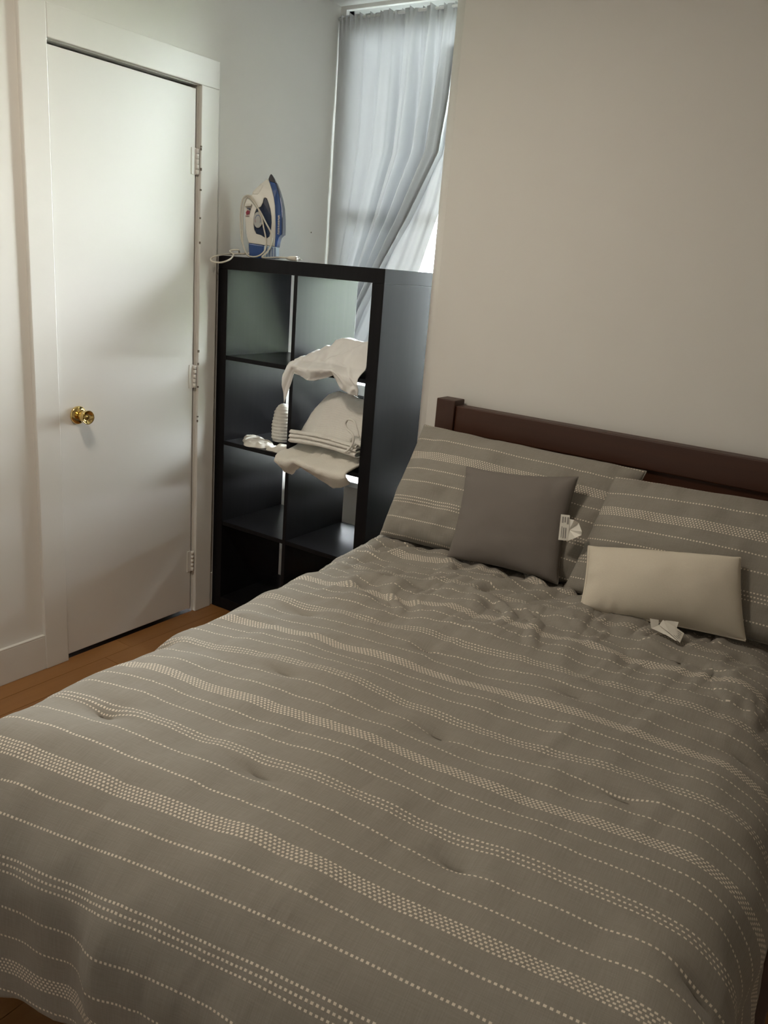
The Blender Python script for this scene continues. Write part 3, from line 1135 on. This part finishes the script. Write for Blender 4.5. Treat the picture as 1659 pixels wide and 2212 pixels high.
def drape(name, x0, x1, hump, hemz, level, ymax, material, seed, bulge=0.03, crumple=0.012, nx=90, ny=110, ypk=0.10, front=-0.018, solid=0.003, fs=1.0, loc=None):
    """cloth heaped on a board: rises at the back, humps, comes down over the front edge to a hem.
    x, y are shelf-local; hump(x), hemz(x) give heights."""
    xs = np.linspace(0, 1, nx)
    qs = np.linspace(0, 1, ny)
    Xs, Q = np.meshgrid(xs, qs, indexing='ij')
    X = x0 + (x1 - x0) * Xs
    hp = np.interp(X, *hump)
    hz = np.interp(X, *hemz)
    # profile control points along q: back foot, hump, front lip, hem
    yq = np.interp(Q, [0, 0.22, 0.45, 0.72, 0.82, 1.0], [ymax, ymax - 0.02, ypk, 0.01, front, front - 0.004])
    zq = np.where(Q < 0.22, level + 0.004 + (hp - level) * 0.55 * (Q / 0.22) ** 0.6,
                  np.where(Q < 0.45, level + (hp - level) * (0.55 + 0.45 * sstep(0.22, 0.45, Q)), 0))
    lip = np.maximum(level + 0.018 + 0.10 * (hp - level), hz + 0.004)
    t = np.clip((Q - 0.45) / 0.27, 0, 1)
    zmid = hp + (lip - hp) * (t ** 1.25)
    t2 = np.clip((Q - 0.72) / 0.28, 0, 1)
    zend = lip + (hz - lip) * t2 ** 1.1
    zq = np.where(Q < 0.45, zq, np.where(Q < 0.72, zmid, zend))
    c = crumple * (ridge(X * 22 * fs + 2 * vnoise(X * 8, Q * 3, seed), Q * 4.5 * fs + X * 6, seed + 1) * 0.6 + 0.5 * fbm(X * 16 * fs, Q * 5 * fs, seed + 2, 3))
    ed = np.minimum(1, 6 * np.minimum(Xs, 1 - Xs) + 0.25)
    zq = zq + c * np.where(Q < 0.7, 1.0, 0.25) * ed * sstep(0.0, 0.15, Q)
    yq = yq - np.maximum(c, -0.004) * sstep(0.5, 0.85, Q) - bulge * np.exp(-((Q - 0.84) / 0.12) ** 2)
    X = X + 0.006 * vnoise(Q * 9, X * 10, seed + 4) * sstep(0.1, 0.4, Q)
    zq = np.where(yq > -0.003, np.maximum(zq, level + 0.003), zq)
    # inside the cell the cloth stays between divider and side panel
    X = np.where(yq > -0.003, np.clip(X, SW / 2 + SV / 2 + 0.003, SW - ST - 0.003), np.minimum(X, SW - ST - 0.003))
    wx, wy = to_world(X, yq)
    o = grid(name, wx, wy, zq, material, None, X, Q * 0.6, solid=solid)
    return o


shx0, shx1 = SW / 2 + SV / 2 + 0.004, SW - ST - 0.004
ws = drape('crumpled_sheet', shx0 - 0.022, shx1, ([0.38, 0.42, 0.51, 0.60, 0.66, 0.74], [L1 + 0.02, L1 + 0.046, L1 + 0.086, L1 + 0.122, L1 + 0.117, L1 + 0.118]),
           ([0.37, 0.385, 0.395, 0.41, 0.43, 0.46, 0.50, 0.53, 0.565, 0.60, 0.615, 0.635, 0.66, 0.70, 0.74],
            [0.985, 0.965, 0.985, 1.03, 1.085, 1.083, 1.068, 1.074, 1.085, 1.100, 1.104, 1.085, 1.058, 1.045, 1.045]),
           L1, 0.26, M['sheet'], 101, 0.022, 0.013, 110, 130, 0.07, -0.018, 0.002)
tag(ws, 'thin white sheet crumpled in the upper cell, spilling over the board edge', 'sheet')

# thick towel underneath in the cell below, rolled over the edge
tw = drape('bath_towel', shx0 - 0.016, shx1, ([0.38, 0.46, 0.58, 0.74], [L2 + 0.05, L2 + 0.06, L2 + 0.06, L2 + 0.055]),
           ([0.38, 0.41, 0.45, 0.475, 0.49, 0.53, 0.60, 0.66, 0.70, 0.74], [0.735, 0.705, 0.700, 0.725, 0.742, 0.728, 0.705, 0.690, 0.700, 0.725]),
           L2, 0.33, M['terry'], 131, 0.046, 0.008, 90, 90, 0.12, -0.022, 0.008)
tag(tw, 'cream terry towel at the bottom of the linen heap, rolled over the board edge', 'towel')

# folded waffle blanket on top: stacked folds in front, hump behind
nx, nq = 110, 150
xs = np.linspace(0, 1, nx)
qs = np.linspace(0, 1, nq)
Xs, Q = np.meshgrid(xs, qs, indexing='ij')
X = (shx0 + 0.010) + (shx1 - shx0 - 0.010) * Xs
hp = np.interp(X, [0.40, 0.425, 0.456, 0.52, 0.564, 0.63, 0.74], [L2 + 0.080, L2 + 0.135, L2 + 0.187, L2 + 0.250, L2 + 0.270, L2 + 0.262, L2 + 0.255])
b0 = L2 + 0.066
# path: back bottom -> hump -> slope to front lip -> three stacked S folds
yk = [0.28, 0.22, 0.085, 0.045, -0.012, -0.020, -0.006, 0.02, -0.006, -0.022, -0.006, 0.02, -0.006, -0.024, -0.010, 0.03]
qk = [0, 0.10, 0.26, 0.48, 0.60, 0.63, 0.655, 0.70, 0.745, 0.77, 0.795, 0.835, 0.875, 0.905, 0.93, 1.0]
yq = np.interp(Q, qk, yk)
hk = [0.0, 0.70, 1.0, 0.70, 0.30, 0.215, 0.20, 0.20, 0.185, 0.145, 0.115, 0.12, 0.105, 0.055, 0.015, 0.01]
hh = np.interp(Q, qk, hk)
fix = np.interp(Q, qk, [0, 0, 0, 0, 0.046, 0.040, 0.036, 0.036, 0.034, 0.026, 0.020, 0.020, 0.018, 0.009, 0.002, 0.002])
bl = sstep(0.36, 0.60, Q)
zq = (b0 + (hp - b0) * hh) * (1 - bl) + (b0 + fix) * bl
cr = 0.008 * (0.6 * ridge(X * 14 + Q * 3, Q * 5, 211) + 0.5 * fbm(X * 10, Q * 4, 212, 2))
zq = zq + cr * (1 - 0.75 * bl)
yq = yq + 0.004 * vnoise(X * 16, Q * 4, 213) * bl
zq = zq + 0.006 * np.sin(X * 14) * bl
wx, wy = to_world(X, yq)
wbk = grid('waffle_blanket', wx, wy, zq, M['waffle'], None, X, Q * 0.7, solid=0.004)
tag(wbk, 'folded white waffle-weave blanket heaped above the cream towel', 'blanket')
# a loop of blanket edge at the right
lp = []
for px, py in ((775, 945), (770, 925), (764, 910), (752, 906), (746, 915), (750, 927), (760, 936), (764, 948), (758, 965), (745, 978)):
    lp.append(un(px, py, 1, -0.148))
tube('hem_loop', catmull(lp, 6), 0.0045, M['waffle'], wbk, 8)


def lump(name, cx, cy, rx, ry, h, level, material, seed, crumple=0.008, n=60, ang=0.0, dent=None):
    """small cloth dropped flat on a board"""
    r = np.linspace(0.0, 1, n)
    a = np.linspace(0, 2 * math.pi, 2 * n)
    R, Aa = np.meshgrid(r, a, indexing='ij')
    out = 1 + 0.10 * np.sin(3 * Aa + seed) + 0.06 * np.sin(7 * Aa + 2 * seed) + 0.05 * np.sin(4 * Aa)
    X = R * np.cos(Aa) * rx * out
    Y = R * np.sin(Aa) * ry * out
    prof = np.maximum(1 - R ** 3, 0) ** 0.6
    Zl = h * prof * (1 + 0.35 * fbm(X * 22 + seed, Y * 22, seed, 2)) + crumple * prof * ridge(X * 45 + seed, Y * 30, seed + 3)
    Zl = np.maximum(Zl, 0.0) + 0.0008
    c, s = math.cos(ang), math.sin(ang)
    wx, wy = to_world(cx + X * c - Y * s, cy + X * s + Y * c)
    return grid(name, wx, wy, level + Zl, material, None, X, Y)


w1_ = lump('washcloth', 0.164, 0.080, 0.108, 0.060, 0.016, L2, M['terry'], 5, 0.005, 54, -0.50)
tag(w1_, 'white washcloth crumpled on the left half of its board, nearer the closet door', 'washcloth')
w2_ = lump('washcloth', 0.318, 0.052, 0.058, 0.044, 0.020, L2, M['terry'], 9, 0.005, 54, 0.1)
tag(w2_, 'white washcloth lying flat beside the linen heap, in front of the rolled towel', 'washcloth')

# rolled towel leaning upright at the back of the left cell
nr, na = 60, 40
hq = np.linspace(0, 1, nr)
aa = np.linspace(0, 2 * math.pi, na)
HQ, AA = np.meshgrid(hq, aa, indexing='ij')
prof = np.interp(HQ, [0, 0.03, 0.12, 0.45, 0.8, 0.93, 0.985, 1.0], [0.4, 0.80, 0.95, 1.0, 0.82, 0.55, 0.28, 0.02])
rib = 1 + 0.035 * np.sin(HQ * 75 + 1.3 * np.sin(AA))
Xl = 0.208 + 0.043 * prof * rib * np.cos(AA) + 0.006 * HQ
Yl = 0.180 + 0.045 * prof * rib * np.sin(AA)
Zl = L2 + 0.001 + 0.165 * HQ
wx, wy = to_world(Xl, Yl)
rt = grid('rolled_towel', wx, wy, Zl, M['terry'], None, Xl, Zl)
tag(rt, 'ribbed white towel rolled up and standing at the back of the left cell', 'towel')

# ------------------------------------------------------------------ steam iron on top of the shelf
KM = 0.0001455
iz = SH
irx, iry = 0.132, 0.010
AX = np.array([0.825, 0.565, 0.0])
BX = np.array([0.0, 0.0, 1.0])
NX = np.array([0.565, -0.825, 0.0])
IO = np.array([irx, iry, iz])
ir = empty('steam_iron', (irx, iry, iz))
tag(ir, 'white and blue steam iron standing on its heel on top of the black shelf', 'iron')
ZERO_B = 2172.0


def zp(pts):
    # measured outline (side view) -> metres; the photo is rolled 4.75 degrees, undo that
    out_ = []
    c, s = math.cos(0.083), math.sin(0.083)
    for x, y in pts:
        a, b_ = (x - 690) * KM, (ZERO_B - y) * KM
        out_.append((a * c - b_ * s * 1.0 if False else a + 0.0 * b_, max(b_ + 0.083 * a, 0.0)))
    return out_


def taperf(b_):
    t = np.clip(b_ / 0.32, 0, 1)
    return float(np.interp(t, [0, 0.12, 0.45, 0.75, 0.9, 1.0], [0.92, 1.0, 0.95, 0.66, 0.36, 0.06]))


axes = (AX, BX, NX)


def ipart(name, pts, half, material, bev=0.0, tp=taperf, shift=0.0, parent=None):
    o = prism(name, zp(pts), axes, IO + NX * shift, half, material, None, bev, tp)
    local(o, ir)
    if parent is not None:
        pass
    return o


# white body with the handle as one outline around the grip opening (built as a ring of two prisms)
outer = [(560, 2170 - 395), (300, 1765), (245, 1600), (205, 1350), (185, 1080), (170, 900), (165, 770), (215, 640), (340, 530), (345, 470), (400, 400), (520, 285), (690, 140), (745, 145),
         (800, 270), (870, 440), (925, 620), (965, 820), (990, 1050), (1008, 1300), (1015, 1600), (1005, 1860), (720, 1822)]
hole = [(440, 1420), (420, 1300), (420, 1150), (435, 1000), (480, 890), (590, 840), (635, 740), (650, 640), (690, 615), (735, 640), (780, 740), (840, 900), (880, 1080), (895, 1250), (885, 1420), (850, 1600),
        (790, 1640), (735, 1635), (620, 1560), (500, 1530)]


def ring_prism(name, outer, inner, half, material, bev):
    from mathutils.geometry import delaunay_2d_cdt
    o2 = zp(outer)
    i2 = zp(inner)
    vs = [Vector(p) for p in o2 + i2]
    no, ni = len(o2), len(i2)
    ed = [(i, (i + 1) % no) for i in range(no)] + [(no + i, no + (i + 1) % ni) for i in range(ni)]
    r = delaunay_2d_cdt(vs, ed, [], 0, 1e-6)
    V2, F2 = r[0], r[2]

    def inside(pt, poly):
        x_, y_ = pt
        c = False
        for i in range(len(poly)):
            x1, y1 = poly[i]
            x2, y2 = poly[i - 1]
            if (y1 > y_) != (y2 > y_) and x_ < (x2 - x1) * (y_ - y1) / (y2 - y1) + x1:
                c = not c
        return c
    bm = bmesh.new()
    fr = [bm.verts.new(IO + p.x * AX + p.y * BX + NX * half * taperf(p.y)) for p in V2]
    bk = [bm.verts.new(IO + p.x * AX + p.y * BX - NX * half * taperf(p.y)) for p in V2]
    for f in F2:
        cx_ = sum(V2[i].x for i in f) / len(f)
        cy_ = sum(V2[i].y for i in f) / len(f)
        if inside((cx_, cy_), o2) and not inside((cx_, cy_), i2):
            bm.faces.new([fr[i] for i in f])
            bm.faces.new([bk[i] for i in reversed(f)])
    for e in list(bm.edges):
        if len(e.link_faces) == 1:
            v1, v2 = e.verts
            if v1 in fr and v2 in fr:
                a, b_ = fr.index(v1), fr.index(v2)
                bm.faces.new((fr[a], bk[a], bk[b_], fr[b_]))
    bmesh.ops.recalc_face_normals(bm, faces=bm.faces)
    o = frombm(name, bm, material, None)
    md = o.modifiers.new('bevel', 'BEVEL')
    md.width = bev
    md.segments = 4
    md.limit_method = 'ANGLE'
    md.angle_limit = math.radians(55)
    return local(o, ir)


outer2 = [p for p in outer if p != (560, 2170 - 395)]
ring_prism('body', outer2, hole, 0.046, M['iron_white'], 0.007)
ipart('water_tank', [(x, y) for x, y in hole], 0.040, M['iron_navy'], 0.002)
ipart('heel', [(300, 1770), (720, 1826), (705, 2172), (330, 2172)], 0.048, M['iron_blue'], 0.004)
ipart('heel_rest', [(720, 1828), (1045, 1868), (1065, 2172), (705, 2172)], 0.050, M['iron_pale'], 0.003)
for gx in (790, 865, 940, 1010):
    ipart('heel_groove', [(gx, 1850 + (gx - 720) * 0.12), (gx + 14, 1852 + (gx - 720) * 0.12), (gx + 20, 2170), (gx + 6, 2170)], 0.0508, M['iron_blue'])
ipart('skirt', [(745, 150), (800, 205), (925, 235), (1000, 400), (1080, 620), (1135, 860), (1165, 1120), (1178, 1400), (1175, 1555), (1110, 1620), (1080, 1720), (1060, 1870), (1008, 1862), (1018, 1600), (1010, 1300), (992, 1050),
               (967, 820), (927, 620), (872, 440), (802, 270)], 0.052, M['iron_blue'], 0.004)
ipart('soleplate', [(925, 225), (965, 235), (1040, 410), (1110, 620), (1165, 860), (1192, 1120), (1205, 1400), (1205, 1545), (1180, 1560), (1175, 1400), (1162, 1120), (1132, 860), (1076, 620), (998, 400)], 0.054, M['iron_sole'], 0.001)
ipart('nose_tip', [(738, 145), (765, 60), (790, 14), (815, 14), (850, 60), (900, 135), (940, 215), (920, 228), (800, 205)], 0.046, M['iron_black'], 0.003,
      lambda b_: float(np.interp(b_, [0.28, 0.33], [0.5, 0.06])))
ipart('spray_nozzle', [(525, 285), (520, 250), (550, 240), (572, 262)], 0.008, M['iron_white'], 0.001, None)
ipart('fill_cap', [(350, 540), (350, 470), (500, 330), (640, 250), (620, 330), (560, 440), (500, 530)], 0.0475, M['iron_white'], 0.004)
ipart('steam_button', [(170, 770), (330, 755), (360, 790), (340, 840), (175, 850)], 0.016, M['iron_white'], 0.003, None, 0.036)
d_o = IO + ((530 - 690) * KM) * AX + ((ZERO_B - 1190) * KM) * BX + NX * 0.041
dl = empty('dial', tuple(d_o))
local(dl, ir)
dl.matrix_parent_inverse = Matrix.Translation(-Vector(ir.location))


def disc_ring(name, r0, r1, a0, a1, off, material, th=0.002, sx_=0.62, n=40):
    bm = bmesh.new()
    A0, A1, B0, B1 = [], [], [], []
    for i in range(n + 1):
        a = a0 + (a1 - a0) * i / n
        for lst, r, dep in ((A0, r0, off), (A1, r1, off), (B1, r1, off - th)):
            p = d_o + NX * dep + AX * (r * math.cos(a) * sx_) + BX * (r * math.sin(a))
            lst.append(bm.verts.new(p))
    for i in range(n):
        bm.faces.new((A0[i], A1[i], A1[i + 1], A0[i + 1]))
        bm.faces.new((A1[i], B1[i], B1[i + 1], A1[i + 1]))
    bmesh.ops.recalc_face_normals(bm, faces=bm.faces)
    o = frombm(name, bm, material, None)
    o.parent = dl
    o.matrix_parent_inverse = Matrix.Translation(-Vector(d_o))
    return o


disc_ring('dial_face', 0.0002, 0.0295, 0, 2 * math.pi, 0.004, M['iron_grey'], 0.012, 0.60)
disc_ring('dial_mark', 0.0165, 0.0185, -0.6, math.pi * 0.95, 0.0046, M['iron_blue'], 0.0004, 0.60)
disc_ring('dial_mark', 0.0165, 0.0185, math.pi * 0.97, math.pi * 1.2, 0.0046, M['label_red'], 0.0004, 0.60)
ipart('label_mark', [(230, 875), (325, 880), (320, 930), (290, 930), (285, 905), (235, 900)], 0.002, M['label_navy'], 0, None, 0.0455)
ipart('label_mark', [(205, 985), (240, 930), (310, 955), (295, 1030), (220, 1050)], 0.002, M['label_red'], 0, None, 0.0455)
ipart('label_mark', [(195, 1072), (300, 1074), (300, 1084), (195, 1082)], 0.002, M['label_red'], 0, None, 0.0455)
# white lettering running down the blue skirt (letter-like strokes, illegible in the photograph)
yy = 1070
k = 0
while yy < 1540:
    hgt = (34, 26, 38, 30)[k % 4]
    ipart('skirt_letter', [(1062 + 0.03 * (yy - 1070), yy), (1112 + 0.03 * (yy - 1070), yy + 4), (1112 + 0.03 * (yy - 1070), yy + 11), (1078 + 0.03 * (yy - 1070), yy + 9),
                           (1078 + 0.03 * (yy - 1070), yy + hgt - 9), (1112 + 0.03 * (yy - 1070), yy + hgt - 7), (1112 + 0.03 * (yy - 1070), yy + hgt), (1062 + 0.03 * (yy - 1070), yy + hgt - 3)],
          0.0526, M['iron_white'], 0)
    yy += hgt + 12
    k += 1

# power cord: looped over the shelf edge, wound round the handle, plug lying on top


def zc(x, y, w):
    (a, b_), = zp([(x, y)])
    return IO + a * AX + b_ * BX + NX * w


cr_pts = [zc(400, 2045, 0.03), zc(300, 2045, 0.035), un(520, 548, 1, -0.075), un(495, 549, 1, -0.110), un(470, 552, 1, -0.185), un(456, 558, 1, -0.20), un(459, 565, 1, -0.205), un(478, 567, 1, -0.20),
          un(497, 560, 1, -0.17), un(504, 550, 1, -0.13), un(497, 542, 1, -0.105), un(515, 540, 1, -0.09), zc(60, 2040, 0.04), zc(230, 2010, 0.05),
          zc(120, 1720, 0.045), zc(70, 1400, 0.04), zc(50, 1000, 0.035), zc(80, 700, 0.03), zc(170, 575, 0.035), zc(290, 570, 0.047), zc(420, 680, 0.056), zc(540, 900, 0.058), zc(640, 1130, 0.058), zc(710, 1400, 0.058),
          zc(770, 1650, 0.058), zc(785, 1850, 0.060), zc(740, 1990, 0.062), zc(600, 2100, 0.062), zc(420, 2120, 0.062), zc(280, 2060, 0.06), zc(160, 1800, 0.05),
          zc(125, 1500, 0.04), zc(110, 1050, 0.035), zc(130, 760, 0.028), zc(215, 610, 0.036), zc(330, 640, 0.052), zc(470, 800, 0.060), zc(620, 1010, 0.062), zc(760, 1260, 0.062), zc(880, 1460, 0.062), zc(935, 1640, 0.062),
          zc(910, 1850, 0.062), zc(800, 2030, 0.066), zc(700, 2120, 0.07), zc(760, 2150, 0.075), un(600, 556, 1, -0.085), un(622, 557, 1, -0.095)]
for q in cr_pts:
    if q[1] > -0.128 and q[2] < iz + 0.0042:
        q[2] = iz + 0.0042
cord = tube('power_cord', catmull(cr_pts, 7), 0.0032, M['cord'], None, 8)
local(cord, ir)
st = tube('strain_relief', [zc(420, 2045, 0.022), zc(350, 2045, 0.032), zc(280, 2045, 0.037)], [0.008, 0.0075, 0.0055], M['cord'], None, 12)
local(st, ir)
pa, pb = un(620, 557, 1, -0.095), un(641, 556, 1, -0.098)
pa[2] = pb[2] = iz + 0.0095
pl_ = tube('plug', [pa, pa * 0.6 + pb * 0.4, pb], [0.0045, 0.0085, 0.0095], M['cord'], None, 10)
local(pl_, ir)
dv = (pb - pa) / np.linalg.norm(pb - pa)
for w in (-0.006, 0.006):
    side = np.cross(dv, np.array([0, 0, 1.0]))
    base = pb + np.array([0, 0, 1.0]) * w * 0.5 + side * w
    pr = tube('plug_prong', [base, base + dv * 0.018 + np.array([0, 0, 0.002])], 0.0016, M['prong'], pl_, 6)
    pr.matrix_parent_inverse = pl_.matrix_parent_inverse.copy()
    pr.matrix_parent_inverse = Matrix.Identity(4)

# ------------------------------------------------------------------ ceiling lamp (above the frame)
lm = empty('ceiling_lamp', (1.0, -1.55, ZC))
tag(lm, 'flush ceiling lamp with a glowing opal ring above the bed', 'lamp')
lathe('mounting_plate', [(0.02, 0.0), (0.15, 0.0), (0.15, -0.02), (0.13, -0.03), (0.02, -0.03)], M['winpaint'], lm, 40)
lathe('opal_disc', [(0.005, -0.03), (0.128, -0.03), (0.13, -0.034), (0.12, -0.044), (0.005, -0.048)], M['glow'], lm, 40)

# ------------------------------------------------------------------ outdoors, seen through the open part of the window
gd = box('lawn', -16, 18, YW + 0.2, 24, -0.9, -0.8, M['lawn'])
tag(gd, 'lawn outside the window', 'lawn')
hs = empty('neighbour_house', (-4.6, 8.5, -0.8))
tag(hs, 'low grey sided house seen through the gap under the curtain', 'house')
for k in range(14):
    b_ = box('siding_board', -2.6, 2.6, -0.02 - 0.012 * (k % 2), 3.0, 0.2 * k, 0.2 * k + 0.2, M['siding'], hs)
bm = bmesh.new()
vs = [bm.verts.new(p) for p in ((-2.9, -0.3, 2.8), (2.9, -0.3, 2.8), (2.9, 3.3, 2.8), (-2.9, 3.3, 2.8), (-2.9, 1.5, 3.5), (2.9, 1.5, 3.5))]
for f in ((0, 1, 5, 4), (2, 3, 4, 5), (0, 4, 3), (1, 2, 5), (0, 3, 2, 1)):
    bm.faces.new([vs[i] for i in f])
frombm('roof', bm, M['roofing'], hs)
tre = empty('garden_tree', (4.6, 6.0, -0.78))
tag(tre, 'leafy green tree outside the window', 'tree')
tube('trunk', [(0, 0, 0), (0.05, 0, 1.0), (0.0, 0.05, 2.2), (0.1, 0, 3.2)], [0.16, 0.13, 0.10, 0.05], M['bark'], tre, 10)
rng2 = np.random.default_rng(4)
nL = 5000
dirs = rng2.normal(size=(nL, 3))
dirs /= np.linalg.norm(dirs, axis=1)[:, None]
cen = dirs * (rng2.uniform(0.5, 1.0, nL) ** 0.4)[:, None] * np.array([2.1, 1.8, 1.7]) + np.array([0, 0, 2.6])
v1 = rng2.normal(size=(nL, 3))
v1 /= np.linalg.norm(v1, axis=1)[:, None]
v2 = np.cross(v1, dirs)
sz = rng2.uniform(0.06, 0.13, nL)[:, None]
co = np.stack([cen - v1 * sz, cen + v2 * sz * 0.5, cen + v1 * sz, cen - v2 * sz * 0.5], 1).reshape(-1, 3)
me = bpy.data.meshes.new('foliage')
me.from_pydata(co.tolist(), [], np.arange(nL * 4).reshape(-1, 4).tolist())
fo = link('foliage', me, M['foliage'], tre)
fo['kind'] = 'stuff'
